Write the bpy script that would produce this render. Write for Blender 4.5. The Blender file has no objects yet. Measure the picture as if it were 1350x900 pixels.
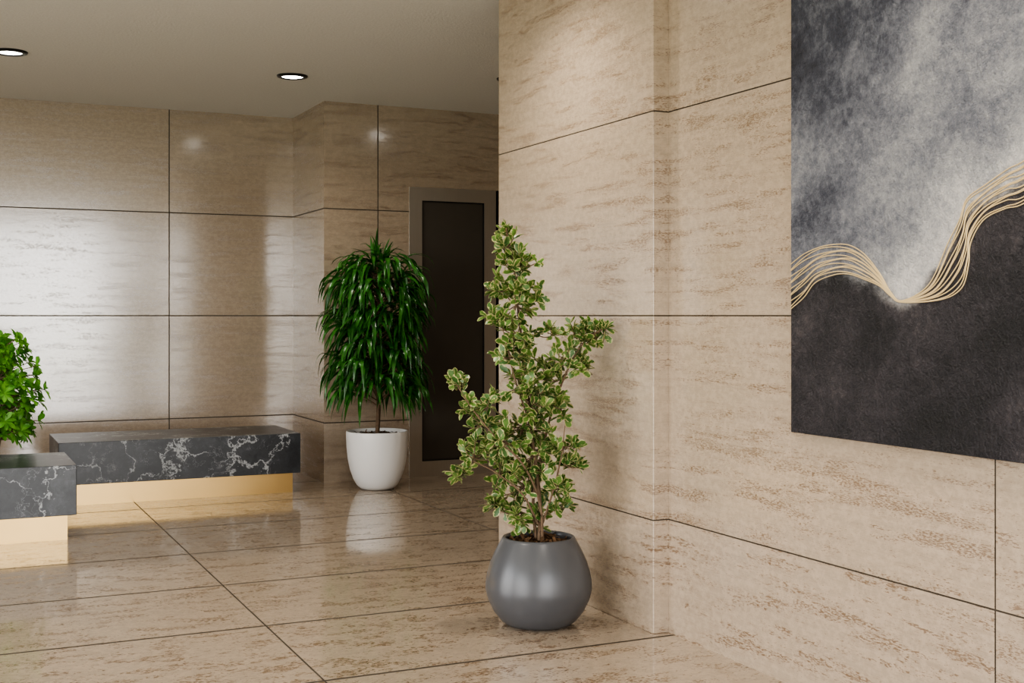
import bpy, math, random
from mathutils import Vector, noise as mnoise
random.seed(7)
C=bpy.context; D=bpy.data; S=C.scene
H=1.4; CEIL=3.2

# ---------------------------------------------------------------- helpers
def link(o,parent=None):
    S.collection.objects.link(o)
    if parent: o.parent=parent
    return o
def empty(name,loc=(0,0,0)):
    e=D.objects.new(name,None); e.empty_display_size=.1; link(e); e.location=loc
    return e
def mesh(name,verts,faces,mats,parent=None,smooth=False,uvs=None,matidx=None):
    m=D.meshes.new(name); m.from_pydata([tuple(v) for v in verts],[],faces)
    for mt in (mats if isinstance(mats,list) else [mats]): m.materials.append(mt)
    if uvs is not None:
        l=m.uv_layers.new(name='UVMap')
        for lp in m.loops: l.data[lp.index].uv=uvs[lp.vertex_index]
    if smooth:
        for p in m.polygons: p.use_smooth=True
    if matidx:
        for p,i in zip(m.polygons,matidx): p.material_index=i
    m.update()
    return link(D.objects.new(name,m),parent)
def box(name,a,b,mat,parent=None,bevel=0):
    (x0,y0,z0),(x1,y1,z1)=a,b
    c=((x0+x1)/2,(y0+y1)/2,(z0+z1)/2)
    if parent: off=parent.location
    else: off=Vector((0,0,0))
    hx,hy,hz=(x1-x0)/2,(y1-y0)/2,(z1-z0)/2
    v=[(sx*hx,sy*hy,sz*hz) for sx in(-1,1) for sy in(-1,1) for sz in(-1,1)]
    f=[(0,1,3,2),(4,6,7,5),(0,4,5,1),(2,3,7,6),(0,2,6,4),(1,5,7,3)]
    o=mesh(name,v,f,mat,parent)
    o.location=Vector(c)-off
    if bevel:
        md=o.modifiers.new('b','BEVEL'); md.width=bevel; md.segments=3; md.limit_method='ANGLE'
    return o
def lathe(name,prof,mat,parent,n=64,loc=(0,0,0)):
    v=[];f=[]
    for r,z in prof:
        for i in range(n):
            a=2*math.pi*i/n; v.append((r*math.cos(a),r*math.sin(a),z))
    for j in range(len(prof)-1):
        for i in range(n):
            k=(i+1)%n
            f.append((j*n+i,j*n+k,(j+1)*n+k,(j+1)*n+i))
    o=mesh(name,v,f,mat,parent,smooth=True); o.location=loc
    return o
def catmull(pts,sub=8):
    P=[Vector(p) for p in pts]; P=[2*P[0]-P[1]]+P+[2*P[-1]-P[-2]]
    out=[]
    for i in range(1,len(P)-2):
        for k in range(sub):
            t=k/sub
            a,b,c,d=P[i-1],P[i],P[i+1],P[i+2]
            out.append(.5*((2*b)+(c-a)*t+(2*a-5*b+4*c-d)*t*t+(3*b-a-3*c+d)*t**3))
    out.append(P[-2]); return out

class NT:
    def __init__(s,mat):
        s.t=mat.node_tree; s.n=s.t.nodes; s.l=s.t.links
    def node(s,typ,ins=None,**props):
        n=s.n.new(typ)
        for k,v in props.items(): setattr(n,k,v)
        if ins:
            for k,v in ins.items(): s.set(n.inputs[k],v)
        return n
    def set(s,inp,v):
        if isinstance(v,bpy.types.NodeSocket): s.l.new(v,inp)
        else: inp.default_value=v
    def m(s,op,a,b=0.0,c=0.0,clamp=False):
        n=s.n.new('ShaderNodeMath'); n.operation=op; n.use_clamp=clamp
        s.set(n.inputs[0],a); s.set(n.inputs[1],b); s.set(n.inputs[2],c)
        return n.outputs[0]
    def mix(s,f,a,b,blend='MIX'):
        n=s.n.new('ShaderNodeMix'); n.data_type='RGBA'; n.blend_type=blend
        s.set(n.inputs[0],f); s.set(n.inputs[6],a); s.set(n.inputs[7],b)
        return n.outputs[2]
    def noise(s,vec,scale,detail=4,rough=.55,dist=0.0):
        n=s.node('ShaderNodeTexNoise',{'Vector':vec,'Scale':scale,'Detail':detail,'Roughness':rough,'Distortion':dist})
        return n.outputs[0]
    def ramp(s,f,stops):
        n=s.n.new('ShaderNodeValToRGB'); s.set(n.inputs[0],f)
        e=n.color_ramp.elements
        while len(e)<len(stops): e.new(.5)
        for i,(p,c) in enumerate(stops):
            e[i].position=p; e[i].color=c if len(c)==4 else (*c,1)
        return n.outputs[0]
    def mr(s,v,a,b,c=0.0,d=1.0):
        n=s.node('ShaderNodeMapRange',{0:v,1:a,2:b,3:c,4:d}); n.interpolation_type='SMOOTHSTEP'
        return n.outputs[0]
    def comb(s,x,y,z):
        return s.node('ShaderNodeCombineXYZ',{0:x,1:y,2:z}).outputs[0]
def newmat(name):
    m=D.materials.new(name); m.use_nodes=True
    return m,NT(m),m.node_tree.nodes['Principled BSDF']
def simple(name,col,rough=.5,metal=0,spec=.5,noise_amt=.08,scale=20,bump=0):
    m,t,b=newmat(name)
    co=t.node('ShaderNodeTexCoord').outputs['Object']
    n=t.noise(co,scale,4)
    c2=tuple(max(0,x*(1-noise_amt*2)) for x in col)
    t.set(b.inputs['Base Color'],t.mix(n,(*c2,1),(*col,1)))
    b.inputs['Roughness'].default_value=rough; b.inputs['Metallic'].default_value=metal
    b.inputs['Specular IOR Level'].default_value=spec
    if bump:
        bp=t.node('ShaderNodeBump',{'Height':n,'Strength':bump,'Distance':.01})
        t.set(b.inputs['Normal'],bp.outputs[0])
    return m

# ---------------------------------------------------------------- stone
# kind: 'floor' (X,Y), 'wallx' runs along X, 'wally' runs along Y
def stone(name,kind,vj=(),hj=(),w=.0042,base=(.415,.330,.248),rough=.19,ior=1.7):
    m,t,b=newmat(name)
    pos=t.node('ShaderNodeNewGeometry').outputs['Position']
    X,Y,Z=t.node('ShaderNodeSeparateXYZ',{0:pos}).outputs
    wall=kind!='floor'
    jc={'floor':X,'wallx':X,'wally':Y}[kind]
    s_=t.m('ADD',X,Y) if wall else X
    h_=Z if wall else Y
    joint=None; cell=None
    def line(coord,p,joint,cell,w):
        d=t.m('ABSOLUTE',t.m('SUBTRACT',coord,p))
        l=t.mr(d,w*.5,w*1.0,1.0,0.0)
        k=t.m('MULTIPLY',t.m('GREATER_THAN',coord,p),random.uniform(3,9))
        return (l if joint is None else t.m('MAXIMUM',joint,l)),(k if cell is None else t.m('ADD',cell,k))
    for p in vj: joint,cell=line(jc,p,joint,cell,w)
    for p in hj: joint,cell=line(h_,p,joint,cell,w if wall else w*2.2)
    vec=t.comb(t.m('ADD',s_,cell),h_,t.m('MULTIPLY',cell,.37))
    def sc(a,bb):
        return t.node('ShaderNodeVectorMath',{0:vec,1:(a,bb,1)},operation='MULTIPLY').outputs[0]
    # faint bedding, fine straight hairlines, grainy mottling
    streak=t.noise(sc(.5,16.0) if wall else sc(1.5,3.0),2.0,4,.6,0.0)
    fine=t.noise(sc(4,110) if wall else sc(10,24),3.0,3,.75)
    cloud=t.noise(sc(1,1.25),26,4,.78)
    col=t.ramp(streak,[(.32,tuple(x*.94 for x in base)),(.45,tuple(x*.98 for x in base)),(.57,tuple(x*1.02 for x in base)),(.70,tuple(x*1.06 for x in base))])
    col=t.mix(t.mr(fine,.46,.64,0.0,.22),col,(base[0]*.68,base[1]*.60,base[2]*.53,1))
    col=t.mix(t.mr(cloud,.42,.62,0.0,.46),col,(base[0]*1.28,base[1]*1.27,base[2]*1.27,1))
    # small elongated pits clustered in bands
    pn=t.noise(sc(30,118) if wall else sc(24,62),2.2,2,.60)
    pm=t.noise(sc(1.7,13) if wall else sc(2.6,6.5),1.9,3,.60)
    pn2=t.m('ADD',pn,t.mr(pm,.42,.66,-.09,.09))
    pit=t.mr(pn2,.582 if wall else .562,.612 if wall else .598)
    col=t.mix(t.m('MULTIPLY',pit,.80 if wall else .84),col,(base[0]*.36,base[1]*.24,base[2]*.14,1))
    col=t.mix(t.m('MULTIPLY',joint,.92),col,(.03,.024,.018,1))
    t.set(b.inputs['Base Color'],col)
    r=t.m('ADD',t.mr(cloud,.3,.7,rough*.9,rough*1.15),t.m('MULTIPLY',pit,.15))
    t.set(b.inputs['Roughness'],t.m('ADD',r,t.m('MULTIPLY',joint,.5)))
    b.inputs['IOR'].default_value=ior
    hgt=t.m('SUBTRACT',0.0,t.m('ADD',t.m('MULTIPLY',pit,.12),joint))
    bp=t.node('ShaderNodeBump',{'Height':hgt,'Strength':.10,'Distance':.002})
    t.set(b.inputs['Normal'],bp.outputs[0])
    # open joint: no polish
    t.set(b.inputs['Specular IOR Level'],t.m('SUBTRACT',.5,t.m('MULTIPLY',joint,.45)))
    return m
HJ=(H-.9,H,H+.9)
m_back=stone('travertine_back','wallx',vj=(-1.846,0.0,1.846,3.422),hj=HJ,rough=.14,ior=2.5,base=(.350,.280,.208),w=.0065)
m_left=stone('travertine_side','wally',vj=(0.9,2.755),hj=HJ,base=(.375,.300,.222))
m_floor=stone('travertine_floor','floor',vj=(-2.55,-.6,1.35,3.30),hj=tuple(4.553+.92*k for k in range(-4,7)),base=(.36,.292,.220),rough=.07,w=.0060,ior=1.95)
def ceiling_mat():
    m,t,b=newmat('ceiling_plaster')
    co=t.node('ShaderNodeNewGeometry').outputs['Position']
    n=t.noise(co,60,4,.7)
    t.set(b.inputs['Base Color'],t.mix(n,(.58,.565,.53,1),(.80,.78,.74,1)))
    b.inputs['Roughness'].default_value=.85
    bp=t.node('ShaderNodeBump',{'Height':n,'Strength':.6,'Distance':.006}); t.set(b.inputs['Normal'],bp.outputs[0])
    return m
m_ceil=ceiling_mat()

X0=-4.0;YR=-1.5;XR=6.0;YB=10.94;YD=9.952;XC=2.947
box('floor',(X0-.2,YR-.2,-.1),(XR+.2,YB+.2,0),m_floor)
box('ceiling',(X0-.2,YR-.2,CEIL),(XR+.2,YB+.2,CEIL+.1),m_ceil)
box('wall_back',(X0-.2,YB,0),(XC,YB+.2,CEIL),m_back)
box('wall_jog',(XC,YD,0),(3.705,YB+.2,CEIL),m_back)
box('wall_door_head',(3.705,YD,2.515),(5.355,YB+.2,CEIL),m_back)
box('wall_door_side',(5.355,YD,0),(XR+.2,YB+.2,CEIL),m_back)
box('wall_pier',(2.854,4.6,0),(XR+.2,6.234,CEIL),m_left,bevel=.004)
box('wall_right',(2.932,YR,0),(3.2,4.6,CEIL),m_left)
box('wall_far_right',(XR,6.234,0),(XR+.2,YD,CEIL),m_left)
m_black=simple('black_metal',(.02,.02,.02),.35,.6)
m_frame=simple('window_frame_metal',(.05,.045,.04),.4,.7)
wy=[(-1.0,3.5),(4.2,7.6)]
prev=YR-.2
for i,(a,b_) in enumerate(wy):
    box('wall_left' if i==0 else 'wall_left_%d'%i,(X0-.2,prev,0),(X0,a,CEIL),m_left); prev=b_
box('wall_left_%d'%len(wy),(X0-.2,prev,0),(X0,YB+.2,CEIL),m_left)
box('wall_left_head',(X0-.2,-1.0,2.95),(X0,7.6,CEIL),m_left)
wn=1
def window(a,b_,axis,pos):
    global wn
    e=empty('window_%d'%wn); wn+=1
    n=max(1,round((b_-a)/1.5)); f=.03
    def bx(nm,s0,s1,z0,z1):
        if axis=='Y': box(nm,(pos-.12,s0,z0),(pos-.06,s1,z1),m_frame,e)
        else: box(nm,(s0,pos-.12,z0),(s1,pos-.06,z1),m_frame,e)
    top=2.95 if axis=='Y' else 3.1
    bx('sill',a,b_,0.0,.06); bx('header',a,b_,top-.06,top)
    for i in range(n+1):
        c=a+(b_-a)*i/n; c=min(max(c,a+f),b_-f)
        bx('mullion_%d'%(i+1),c-f,c+f,.06,top-.06)
    L=D.lights.new('window_portal','AREA'); L.shape='RECTANGLE'; L.size=b_-a; L.size_y=top
    L.cycles.is_portal=True
    o=link(D.objects.new('portal',L),e)
    if axis=='Y':
        o.location=(pos-.15,(a+b_)/2,top/2); o.rotation_euler=Vector((-1,0,0)).to_track_quat('Z','Y').to_euler()
    else:
        o.location=((a+b_)/2,pos-.15,top/2); o.rotation_euler=Vector((0,-1,0)).to_track_quat('Z','Y').to_euler()
for a,b_ in wy: window(a,b_,'Y',X0)
box('wall_rear',(X0-.2,YR-.2,0),(-.6,YR,CEIL),m_back)
box('wall_rear_head',(-.6,YR-.2,3.1),(2.85,YR,CEIL),m_back)
box('wall_rear_side',(2.85,YR-.2,0),(2.932,YR,CEIL),m_back)
window(-.6,2.85,'X',YR)

# ---------------------------------------------------------------- door
def bronze(name,c1,c2,rough):
    m,t,b=newmat(name)
    co=t.node('ShaderNodeTexCoord').outputs['Object']
    v=t.node('ShaderNodeVectorMath',{0:co,1:(60,60,1.5)},operation='MULTIPLY').outputs[0]
    n=t.noise(v,3,3)
    t.set(b.inputs['Base Color'],t.mix(n,(*c1,1),(*c2,1)))
    b.inputs['Metallic'].default_value=.8; b.inputs['Roughness'].default_value=rough
    return m
m_dframe=bronze('brushed_bronze',(.48,.44,.38),(.57,.52,.45),.30)
m_dpanel=simple('dark_door_panel',(.056,.047,.037),.38,0,.5,.1,8)
dr=empty('door_1',(4.12,YD,0))
yf=YD-.008
box('stile_left',(3.705,yf,.0),(3.823,yf+.06,2.515),m_dframe,dr)
box('stile_right',(4.415,yf,.0),(4.527,yf+.06,2.515),m_dframe,dr)
box('top_rail',(3.823,yf,2.40),(4.415,yf+.06,2.515),m_dframe,dr)
box('bottom_rail',(3.823,yf,.0),(4.415,yf+.06,.135),m_dframe,dr)
box('panel',(3.823,yf+.022,.135),(4.415,yf+.05,2.40),m_dpanel,dr)
box('bead_left',(3.823,yf+.008,.135),(3.831,yf+.03,2.40),m_black,dr)
box('bead_right',(4.407,yf+.008,.135),(4.415,yf+.03,2.40),m_black,dr)
box('bead_top',(3.831,yf+.008,2.392),(4.407,yf+.03,2.40),m_black,dr)
box('bead_bottom',(3.831,yf+.008,.135),(4.407,yf+.03,.143),m_black,dr)
box('meeting_gap',(4.527,yf+.03,0),(4.545,yf+.06,2.515),m_black,dr)
box('stile_left_b',(4.545,yf,.0),(4.65,yf+.06,2.515),m_black,dr)
box('stile_right_b',(5.24,yf,.0),(5.355,yf+.06,2.515),m_dframe,dr)
box('top_rail_b',(4.65,yf,2.40),(5.24,yf+.06,2.515),m_dframe,dr)
box('bottom_rail_b',(4.65,yf,.0),(5.24,yf+.06,.135),m_dframe,dr)
box('panel_b',(4.65,yf+.022,.135),(5.24,yf+.05,2.40),m_dpanel,dr)
box('light_leak_block',(3.705,yf+.061,0),(5.355,yf+.08,2.515),m_black,dr)  # unseen sheet added behind the leaves to stop outside light leaking in
# ---------------------------------------------------------------- benches
def marble():
    m,t,b=newmat('dark_marble')
    pos=t.node('ShaderNodeNewGeometry').outputs['Position']
    d=t.node('ShaderNodeTexNoise',{'Vector':pos,'Scale':3.4,'Detail':6,'Roughness':.64})
    off=t.node('ShaderNodeVectorMath',{0:d.outputs['Color'],1:(.70,.70,.70)},operation='MULTIPLY').outputs[0]
    v=t.node('ShaderNodeVectorMath',{0:pos,1:off},operation='ADD').outputs[0]
    vo=t.node('ShaderNodeTexVoronoi',{'Vector':v,'Scale':2.4},feature='DISTANCE_TO_EDGE')
    vo2=t.node('ShaderNodeTexVoronoi',{'Vector':v,'Scale':6.5},feature='DISTANCE_TO_EDGE')
    msk=t.noise(pos,3.3,4)
    wid=t.mr(msk,.45,.65,.010,.042)
    v1=t.m('MULTIPLY',t.node('ShaderNodeMapRange',{0:vo.outputs[0],1:0.0,2:wid,3:1.0,4:0.0}).outputs[0],t.mr(msk,.38,.56,.12,1))
    v2=t.m('MULTIPLY',t.mr(vo2.outputs[0],.0,.018,1,0),t.mr(t.noise(pos,4.7,3),.46,.62,0,.45))
    cloud=t.noise(v,5,6,.7)
    col=t.ramp(cloud,[(.3,(.015,.017,.020)),(.55,(.034,.037,.042)),(.75,(.078,.083,.091))])
    col=t.mix(t.m('MULTIPLY',t.m('ADD',v1,v2,clamp=True),.8),col,(.50,.52,.53,1))
    t.set(b.inputs['Base Color'],col); b.inputs['Roughness'].default_value=.32
    return m
m_marble=marble()
m_gold=simple('brushed_brass',(.74,.50,.21),.34,.92,.5,.04,8)
def bench(x0,x1,y0,y1):
    e=empty('marble_bench',((x0+x1)/2,(y0+y1)/2,0))
    box('seat_block',(x0,y0,.158),(x1,y1,.47),m_marble,e,.004)
    box('brass_plinth',(x0+.05,y0+.05,0),(x1-.05,y1-.05,.158),m_gold,e)
    return e
bench(.811,2.615,9.48,10.28)
bench(-1.0,.797,8.06,8.86)

# ---------------------------------------------------------------- painting
py0,py1,pz0,pz1=1.75,3.688,.966,2.9
def painting_mat():
    m,t,b=newmat('abstract_painting_canvas')
    pos=t.node('ShaderNodeNewGeometry').outputs['Position']
    X,Y,Z=t.node('ShaderNodeSeparateXYZ',{0:pos}).outputs
    s=t.m('DIVIDE',t.m('SUBTRACT',3.7,Y),2.0)
    fc=t.n.new('ShaderNodeFloatCurve'); t.set(fc.inputs['Value'],s)
    pts=[(3.69,1.50),(3.44,1.54),(3.286,1.5),(3.157,1.455),(3.069,1.44),(2.985,1.50),(2.9,1.60),(2.83,1.70),(2.75,1.745),(2.6,1.79),(2.3,1.85),(1.75,1.9)]
    pts=[((3.7-y)/2,z-1) for y,z in pts]
    cv=fc.mapping.curves[0]
    cv.points[0].location=(0,.5); cv.points[1].location=(1,.9)
    for p in pts[1:-1]: cv.points.new(*p)
    fc.mapping.update()
    bz=t.m('ADD',fc.outputs[0],1.0)
    hgt=t.m('SUBTRACT',Z,bz)
    v=t.comb(t.m('MULTIPLY',Y,1.1),t.m('ADD',t.m('MULTIPLY',Z,1.3),t.m('MULTIPLY',Y,.35)),0.0)
    n1=t.noise(v,1.7,5,.55,.3); n2=t.noise(v,5.5,7,.68,.2); n3=t.noise(pos,34,5,.8)
    nn=t.m('ADD',t.m('MULTIPLY',n1,.48),t.m('ADD',t.m('MULTIPLY',n2,.20),t.m('MULTIPLY',n3,.32)))
    gl=t.mr(hgt,.35,1.15,0.0,.11)
    lf=t.mr(Y,3.75,3.25,.08,0.0)
    val=t.m('SUBTRACT',t.m('SUBTRACT',nn,gl),lf)
    val=t.m('ADD',val,t.mr(hgt,.30,.0,0,.08))
    light=t.ramp(val,[(.28,(.012,.013,.022)),(.37,(.044,.048,.066)),(.46,(.14,.145,.17)),(.56,(.29,.29,.30)),(.70,(.60,.57,.55))])
    dark=t.ramp(nn,[(.40,(.003,.003,.004)),(.47,(.009,.008,.011)),(.55,(.028,.024,.029)),(.66,(.095,.080,.080))])
    mask=t.mr(t.m('ADD',hgt,t.m('MULTIPLY',t.m('SUBTRACT',n2,.5),.16)),-.03,.05)
    t.set(b.inputs['Base Color'],t.mix(mask,dark,light))
    b.inputs['Roughness'].default_value=.5
    b.inputs['Specular IOR Level'].default_value=.4
    weave=t.noise(pos,95,4,.65)
    bp=t.node('ShaderNodeBump',{'Height':weave,'Strength':1.0,'Distance':.012}); t.set(b.inputs['Normal'],bp.outputs[0])
    return m
pa=empty('abstract_painting',(2.90,(py0+py1)/2,(pz0+pz1)/2))
box('canvas',(2.888,py0,pz0),(2.931,py1,pz1),painting_mat(),pa,.003)
A=[(3.686,1.592),(3.610,1.626),(3.525,1.6465),(3.443,1.653),(3.363,1.646),(3.286,1.611),(3.211,1.5435),(3.157,1.478),(3.104,1.450),
   (2.985,1.50),(2.903,1.629),(2.855,1.698),(2.825,1.761),(2.749,1.7986),(2.662,1.8374),(2.606,1.8535),(2.45,1.92),(2.2,1.90),(1.752,2.0)]
B=[(3.686,1.425),(3.61,1.467),(3.545,1.520),(3.443,1.545),(3.363,1.545),(3.286,1.525),(3.211,1.50),(3.157,1.465),(3.104,1.444),
   (2.935,1.4506),(2.847,1.485),(2.818,1.5546),(2.809,1.624),(2.758,1.691),(2.676,1.719),(2.606,1.729),(2.45,1.80),(2.2,1.79),(1.752,1.86)]
m_leafgold=simple('gold_leaf_line',(.66,.50,.27),.35,.2,.5,.05,30)
cu=D.curves.new('gold_lines','CURVE'); cu.dimensions='3D'; cu.bevel_depth=.0020; cu.bevel_resolution=1
NL=12
for i in range(NL):
    t_=i/(NL-1)
    P=[]
    for k,(a,b_) in enumerate(zip(A,B)):
        tt=t_+ (.04*math.sin(k*1.3+i*2.1) if 0<i<NL-1 else 0)
        P.append((2.8865,a[0]+(b_[0]-a[0])*tt,a[1]+(b_[1]-a[1])*tt))
    P=catmull(P,8)
    sp=cu.splines.new('POLY'); sp.points.add(len(P)-1)
    for q,p in zip(sp.points,P): q.co=(p[0]-pa.location[0],min(max(p[1],py0+.002),py1-.001)-pa.location[1],p[2]-pa.location[2],1)
cu.materials.append(m_leafgold)
link(D.objects.new('gold_lines',cu),pa)

# ---------------------------------------------------------------- downlights
m_em=D.materials.new('lamp_glow'); m_em.use_nodes=True
nt=m_em.node_tree; nt.nodes.clear()
o_=nt.nodes.new('ShaderNodeOutputMaterial'); e_=nt.nodes.new('ShaderNodeEmission'); e_.inputs[0].default_value=(1,.95,.88,1); e_.inputs[1].default_value=18
nt.links.new(e_.outputs[0],o_.inputs[0])
def downlight(x,y,power=45,angle=150):
    e=empty('recessed_downlight',(x,y,CEIL))
    lathe('trim_ring',[(.080,.0),(.080,-.012),(.086,-.016),(.112,-.010),(.116,.0)],m_black,e,48)
    lathe('diffuser',[(.0005,-.006),(.081,-.006)],m_em,e,48)
    L=D.lights.new('lamp','SPOT'); L.energy=power; L.spot_size=math.radians(angle); L.spot_blend=1.0; L.shadow_soft_size=.07; L.color=(1,.91,.79)
    L.specular_factor=.45
    o=link(D.objects.new('lamp',L),e); o.location=(0,0,-.03)
for x,y,p in [(.459,9.005,62),(2.423,9.014,60),(3.96,8.41,52),(2.25,5.3,125),(.2,4.8,140),(2.1,2.7,105),(.2,.9,60),(-2.2,6.6,60)]:  # end of list: unseen lamps, added to light the room
    downlight(x,y,p)

# ---------------------------------------------------------------- plants
class Geo:
    def __init__(s): s.v=[];s.f=[];s.uv=[];s.mi=[]
    def leaf(s,P,d,up,L,W,droop,prof,fold=.25,seg=6,mi=0):
        P=Vector(P); d=d.normalized(); st=L/seg; b0=len(s.v)
        for i in range(seg+1):
            t=i/seg
            side=d.cross(up)
            if side.length<1e-3: side=Vector((1,0,0))
            side.normalize(); nrm=side.cross(d).normalized()
            w=W*.5*prof(t)
            for k in(-1,0,1):
                s.v.append(P+side*w*k+nrm*(w*fold*abs(k))); s.uv.append((.5+.5*k,t))
            P=P+d*st; d=(d+Vector((0,0,-1))*droop*st).normalized()
        for i in range(seg):
            a=b0+i*3
            s.f+= [(a,a+1,a+4,a+3),(a+1,a+2,a+5,a+4)]; s.mi+=[mi,mi]
    def tube(s,pts,rads,n=7,mi=0):
        P=[Vector(p) for p in pts]; b0=len(s.v)
        for i,p in enumerate(P):
            d=(P[min(i+1,len(P)-1)]-P[max(i-1,0)]).normalized()
            a=d.cross(Vector((.3,1,.1))).normalized(); b=d.cross(a)
            for k in range(n):
                an=2*math.pi*k/n
                s.v.append(p+(a*math.cos(an)+b*math.sin(an))*rads[i]); s.uv.append((k/n,i/len(P)))
        for i in range(len(P)-1):
            for k in range(n):
                q=(k+1)%n; s.f.append((b0+i*n+k,b0+i*n+q,b0+(i+1)*n+q,b0+(i+1)*n+k)); s.mi.append(mi)
    def obj(s,name,mats,parent):
        return mesh(name,s.v,s.f,mats,parent,True,s.uv,s.mi)
def leafmat(name,c1,c2,edge=None,rough=.35,trans=.15,rib=None):
    m,t,b=newmat(name)
    uv=t.node('ShaderNodeTexCoord').outputs['UV']
    pos=t.node('ShaderNodeNewGeometry').outputs['Position']
    U,V,_=t.node('ShaderNodeSeparateXYZ',{0:uv}).outputs
    n=t.noise(pos,12,2); n2=t.noise(pos,60,2)
    col=t.mix(t.mr(n,.35,.65),(*c1,1),(*c2,1))
    a=t.m('ABSOLUTE',t.m('SUBTRACT',U,.5))
    if rib: col=t.mix(t.mr(a,.0,.06,.6,0.0),col,(*rib,1))
    if edge:
        e=t.m('ADD',a,t.m('MULTIPLY',t.m('SUBTRACT',n2,.5),.9))
        e=t.m('MAXIMUM',e,t.m('SUBTRACT',t.m('ADD',V,t.m('MULTIPLY',n2,.3)),.78))
        col=t.mix(t.mr(e,.31,.41),col,(*edge,1))
    t.set(b.inputs['Base Color'],col)
    b.inputs['Roughness'].default_value=rough
    tr=t.node('ShaderNodeBsdfTranslucent'); t.set(tr.inputs[0],col)
    mx=t.node('ShaderNodeMixShader',{0:trans}); t.l.new(b.outputs[0],mx.inputs[1]); t.l.new(tr.outputs[0],mx.inputs[2])
    out=[x for x in t.n if x.type=='OUTPUT_MATERIAL'][0]; t.l.new(mx.outputs[0],out.inputs[0])
    return m
m_bark=simple('bark',(.20,.13,.08),.8,0,.3,.3,60,.6)
m_soil=simple('bark_mulch',(.20,.11,.055),.9,0,.2,.45,55,1.0)
def soil(parent,r,z):
    g=Geo(); n=28
    rings=12
    g.v.append(Vector((0,0,z)));g.uv.append((0,0))
    for j in range(1,rings+1):
        for i in range(n):
            a=2*math.pi*i/n; rr=r*j/rings
            x,y=rr*math.cos(a),rr*math.sin(a)
            g.v.append(Vector((x,y,z+ (.012*mnoise.noise(Vector((x*40,y*40,1))) if j<rings else -.01)))); g.uv.append((0,0))
    for i in range(n): g.f.append((0,1+i,1+(i+1)%n)); g.mi.append(0)
    for j in range(rings-1):
        for i in range(n):
            k=(i+1)%n; g.f.append((1+j*n+i,1+(j+1)*n+i,1+(j+1)*n+k,1+j*n+k)); g.mi.append(0)
    for _ in range(160):
        a=random.uniform(0,6.28); rr=r*.93*math.sqrt(random.random())
        p=Vector((rr*math.cos(a),rr*math.sin(a),z+.006))
        d=Vector((random.uniform(-1,1),random.uniform(-1,1),random.uniform(-.2,.4)))
        g.leaf(p,d,Vector((random.uniform(-.4,.4),random.uniform(-.4,.4),1)),random.uniform(.015,.035),random.uniform(.008,.016),0,lambda t:1,.3,2)
    return g.obj('soil',[m_soil],parent)
def rnd_unit():
    while True:
        v=Vector((random.uniform(-1,1),random.uniform(-1,1),random.uniform(-1,1)))
        if .05<v.length<1: return v.normalized()

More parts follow.
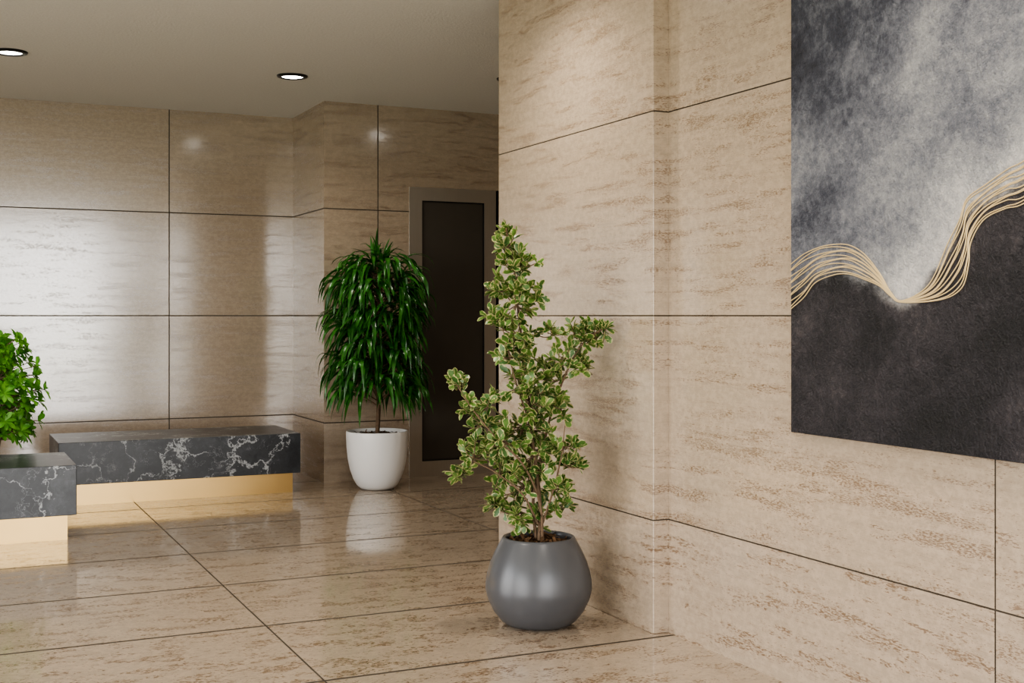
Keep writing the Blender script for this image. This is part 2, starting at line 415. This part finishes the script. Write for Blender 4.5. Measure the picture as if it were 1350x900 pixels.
RX=Vector((.9048,-.4258,0)); FX=Vector((.4258,.9048,0))
def ficus():
    e=empty('potted_variegated_ficus',(2.484,4.987,0))
    m_pot=simple('grey_ceramic',(.075,.077,.083),.30,0,.5,.05,6)
    prof=[(.0005,.0),(.125,.0),(.150,.006),(.172,.022),(.207,.065),(.231,.115),(.2425,.160),(.2425,.185),(.236,.230),(.221,.280),(.200,.328),(.180,.366),(.169,.386),(.163,.396),(.158,.398),(.152,.394),(.150,.380),(.150,.34)]
    lathe('pot',prof,m_pot,e,72)
    soil(e,.152,.372)
    k=.003453
    def P(u,v,dep=0): return RX*((u-711)*k)+FX*dep+Vector((0,0,1.4-(v-416)*k))
    stems=[([ (712,712,0),(713,670,.0),(707,610,.01),(698,550,.0),(692,480,-.01),(684,410,.01),(678,350,0),(668,300,0)],.011),
           ([ (708,712,.02),(704,660,.03),(715,600,.04),(733,530,.04),(758,470,.02),(778,445,.0),(797,432,0)],.008),
           ([ (716,712,-.02),(712,660,-.04),(690,610,-.06),(655,575,-.05),(625,540,-.03),(602,504,-.02)],.007),
           ([ (712,700,-.01),(728,650,-.05),(740,600,-.06),(745,560,-.04)],.006),
           ([ (710,690,-.01),(690,650,-.05),(655,620,-.08),(625,605,-.08)],.006),
           ([ (700,560,.0),(680,500,-.03),(668,450,-.04),(660,420,-.03)],.005)]
    g=Geo(); allp=[]
    for pts,r in stems:
        Q=catmull([P(*p) for p in pts],6); n=len(Q); allp+=Q
        g.tube(Q,[r*(1-.75*i/n) for i in range(n)])
    blobs=[(668,305,8),(670,322,16),(676,342,20),(692,350,18),(685,375,26),(662,380,18),(704,392,16),(680,405,30),(656,420,16),(684,440,30),(678,468,32),(690,500,34),(718,494,26),(744,472,32),(764,450,26),(783,437,18),(796,434,9),(729,438,13),(768,480,16),
           (702,530,40),(742,538,24),(688,562,44),(744,588,24),(664,580,38),(638,560,26),(620,538,18),(604,512,15),(597,501,9),(626,600,26),(650,530,15),(700,605,42),(740,640,18),(690,642,40),(658,624,30),(682,676,28),(714,684,22),(610,620,15),(752,612,14),(656,662,18),(738,668,12)]
    def pl(t): return (.08,.35,.66,.90,1.0,.82,.18)[min(6,int(round(t*6)))]
    G=Geo()
    for u,v,r in blobs:
        R=r*k; c=P(u,v,random.uniform(-.05,.05))
        near=min(allp,key=lambda q:(q-c).length)
        nt_=int(4+ (r/10)**2*1.05)
        for _ in range(nt_):
            dd=rnd_unit(); dd=Vector((dd.x,dd.y,dd.z*.9+.12))
            end=c+dd*R*random.uniform(.4,1.08)
            st=near.lerp(c,random.uniform(.3,1.0))
            mid=st.lerp(end,.5)+Vector((0,0,-.01))
            g.tube(catmull([st,mid,end],3),[.0022]*6+[.0012],4)
            ax=(end-mid).normalized()
            for i in range(random.randint(6,9)):
                t=random.uniform(.25,1.0) if i else 1.0
                p=mid.lerp(end,t)
                ld=(ax*.55+rnd_unit()*.9+Vector((0,0,.25))).normalized()
                up=(Vector((0,0,1))+rnd_unit()*.9-FX*.2).normalized()
                L=random.uniform(.036,.058)
                G.leaf(p,ld,up,L,L*random.uniform(.52,.68),random.uniform(-2,9),pl,.22,6)
    lim=2.854-2.484-.01
    for v in G.v:
        if v.x>lim: v.x=lim
    g.obj('branches',[m_bark],e)
    m_v=leafmat('variegated_leaf',(.048,.125,.026),(.135,.245,.052),(.53,.50,.23),.36,.24)
    G.obj('leaves',[m_v],e)
ficus()

def weeping():
    e=empty('potted_narrow_leaf_ficus',(3.236,9.430,0))
    m_pot=simple('white_ceramic',(.82,.81,.79),.35,0,.5,.02,4)
    prof=[(.0005,0),(.10,0),(.135,.008),(.165,.035),(.195,.09),(.220,.16),(.238,.25),(.247,.34),(.250,.42),(.250,.462),(.247,.470),(.240,.470),(.236,.462),(.234,.40)]
    lathe('pot',prof,m_pot,e,72)
    soil(e,.236,.435)
    g=Geo()
    tr=catmull([(0,0,.42),(.01,.005,.7),(-.01,0,1.0),(.01,0,1.4),(0,0,1.85)],6)
    g.tube(tr,[.017*(1-.6*i/len(tr)) for i in range(len(tr))],8)
    tr=catmull([(.015,.02,.42),(.03,.02,.7),(.03,.03,1.0),(.05,.03,1.5)],6)
    g.tube(tr,[.010*(1-.6*i/len(tr)) for i in range(len(tr))],8)
    G=Geo()
    def pl(t): return (.25,.72,1.0,.98,.86,.66,.42,.04)[min(7,int(round(t*7)))]
    NB=104
    for k in range(NB):
        z=.72+ (k/NB)**.92*1.08
        az=k*2.399+random.uniform(-.3,.3)
        rad=Vector((math.cos(az),math.sin(az),0))
        rr=random.uniform(.12,.36)*(1.0+.10*math.cos((z-.95)*2*math.pi/.48))*(1.0 if z<1.68 else 1.0-(z-1.68)*2.6)
        s=Vector((0,0,z-.06)); en=rad*rr+Vector((0,0,z+random.uniform(.0,.1)))
        pts=catmull([s,s.lerp(en,.5)+Vector((0,0,.02)),en],4)
        g.tube(pts,[.006*(1-.6*i/len(pts)) for i in range(len(pts))],5)
        for j in range(9):
            p=s.lerp(en,random.uniform(.6,1.0))
            a2=az+random.gauss(0,.8)
            el=random.uniform(-.1,.95)
            d=Vector((math.cos(a2)*math.cos(el),math.sin(a2)*math.cos(el),math.sin(el)))
            L=random.uniform(.26,.38)
            G.leaf(p,d,Vector((0,0,1))+rnd_unit()*.35,L,random.uniform(.028,.042),random.uniform(6,11.5),pl,.3,7)
    for k in range(34):
        a2=random.uniform(0,6.28); el=random.uniform(.6,1.5)
        d=Vector((math.cos(a2)*math.cos(el),math.sin(a2)*math.cos(el),math.sin(el)))
        G.leaf(Vector((random.gauss(0,.03),random.gauss(0,.03),1.83+random.uniform(-.08,.04))),d,Vector((math.cos(a2),math.sin(a2),.3)),random.uniform(.22,.30),.03,random.uniform(2,9),pl,.35,7)
    lim=YD-9.430-.07
    for v in G.v:
        if v.y>lim: v.y=lim+(1-math.exp(-(v.y-lim)*8))*.04
        r=math.hypot(v.x,v.y)
        if r>.44:
            q=(.44+(1-math.exp(-(r-.44)*9))*.09)/r; v.x*=q; v.y*=q
        if v.y>lim+.04: v.y=lim+.04
    g.obj('branches',[m_bark],e)
    G.obj('leaves',[leafmat('narrow_leaf',(.010,.070,.008),(.036,.175,.018),None,.28,.2,(.10,.30,.05))],e)
weeping()

def left_plant():
    e=empty('potted_schefflera',(.35,9.17,0))
    m_pot=simple('charcoal_ceramic',(.05,.05,.055),.4)
    lathe('pot',[(.0005,0),(.12,0),(.14,.01),(.17,.2),(.19,.40),(.19,.42),(.178,.42),(.175,.36)],m_pot,e,48)
    soil(e,.176,.39)
    g=Geo(); G=Geo()
    def pl(t): return (.10,.42,.78,1.0,.98,.72,.12)[min(6,int(round(t*6)))]
    tr=catmull([(0,0,.38),(.01,0,.6),(-.02,0,.9),(.02,0,1.18)],6)
    g.tube(tr,[.012*(1-.6*i/len(tr)) for i in range(len(tr))],7)
    tr=catmull([(.03,0,.38),(.06,-.02,.6),(.08,0,.8),(.09,0,.98)],6)
    g.tube(tr,[.009*(1-.6*i/len(tr)) for i in range(len(tr))],7)
    for c,R,n in [((.10,0,1.17),.15,20),((.12,0,1.02),.20,28),((.12,0,.86),.24,32),((.13,0,.72),.24,32),((.12,0,.60),.20,26)]:
        c=Vector(c)
        for _ in range(n):
            d=rnd_unit(); en=c+Vector((d.x,d.y,d.z*.7))*R*random.uniform(.5,1)
            en.z=max(en.z,.53)
            st=Vector((0,0,c.z-.08))
            pts=catmull([st,st.lerp(en,.5)+Vector((0,0,.015)),en],3)
            g.tube(pts,[.0028]*len(pts),5)
            out=(en-st).normalized()
            a0=random.uniform(0,6)
            ux=out.cross(Vector((0,0,1))).normalized(); uy=ux.cross(out)
            for i in range(7):
                a=a0+i*2*math.pi/7
                ld=(ux*math.cos(a)+uy*math.sin(a))+out*.45
                L=random.uniform(.065,.10)
                G.leaf(en,ld,out+Vector((0,0,.8)),L,L*.45,random.uniform(4,14),pl,.2,6)
    g.obj('branches',[m_bark],e)
    G.obj('leaves',[leafmat('bright_leaf',(.08,.30,.03),(.21,.52,.06),None,.35,.3,(.35,.6,.16))],e)
left_plant()

# ---------------------------------------------------------------- world
w=D.worlds.new('World'); S.world=w; w.use_nodes=True
t=NT(w); bg=w.node_tree.nodes['Background']
gen=t.node('ShaderNodeTexCoord').outputs['Generated']
z=t.node('ShaderNodeSeparateXYZ',{0:gen}).outputs[2]
t.set(bg.inputs[0],t.ramp(t.m('ADD',t.m('MULTIPLY',z,.5),.5),[(.3,(.30,.30,.24)),(.46,(.50,.52,.42)),(.50,(1,.975,.94)),(.8,(.85,.91,1.0))]))
bg.inputs[1].default_value=9.0

# ---------------------------------------------------------------- camera
cam=D.cameras.new('camera'); co=link(D.objects.new('camera',cam)); S.camera=co
co.location=(0,0,H); yaw=math.atan(760/1613)
co.rotation_euler=(math.pi/2,0,-yaw)
cam.sensor_width=36; cam.lens=36*1613/1350; cam.shift_y=-34/1350; cam.clip_start=.05
S.view_settings.view_transform='AgX'
S.view_settings.look='AgX - Medium High Contrast'
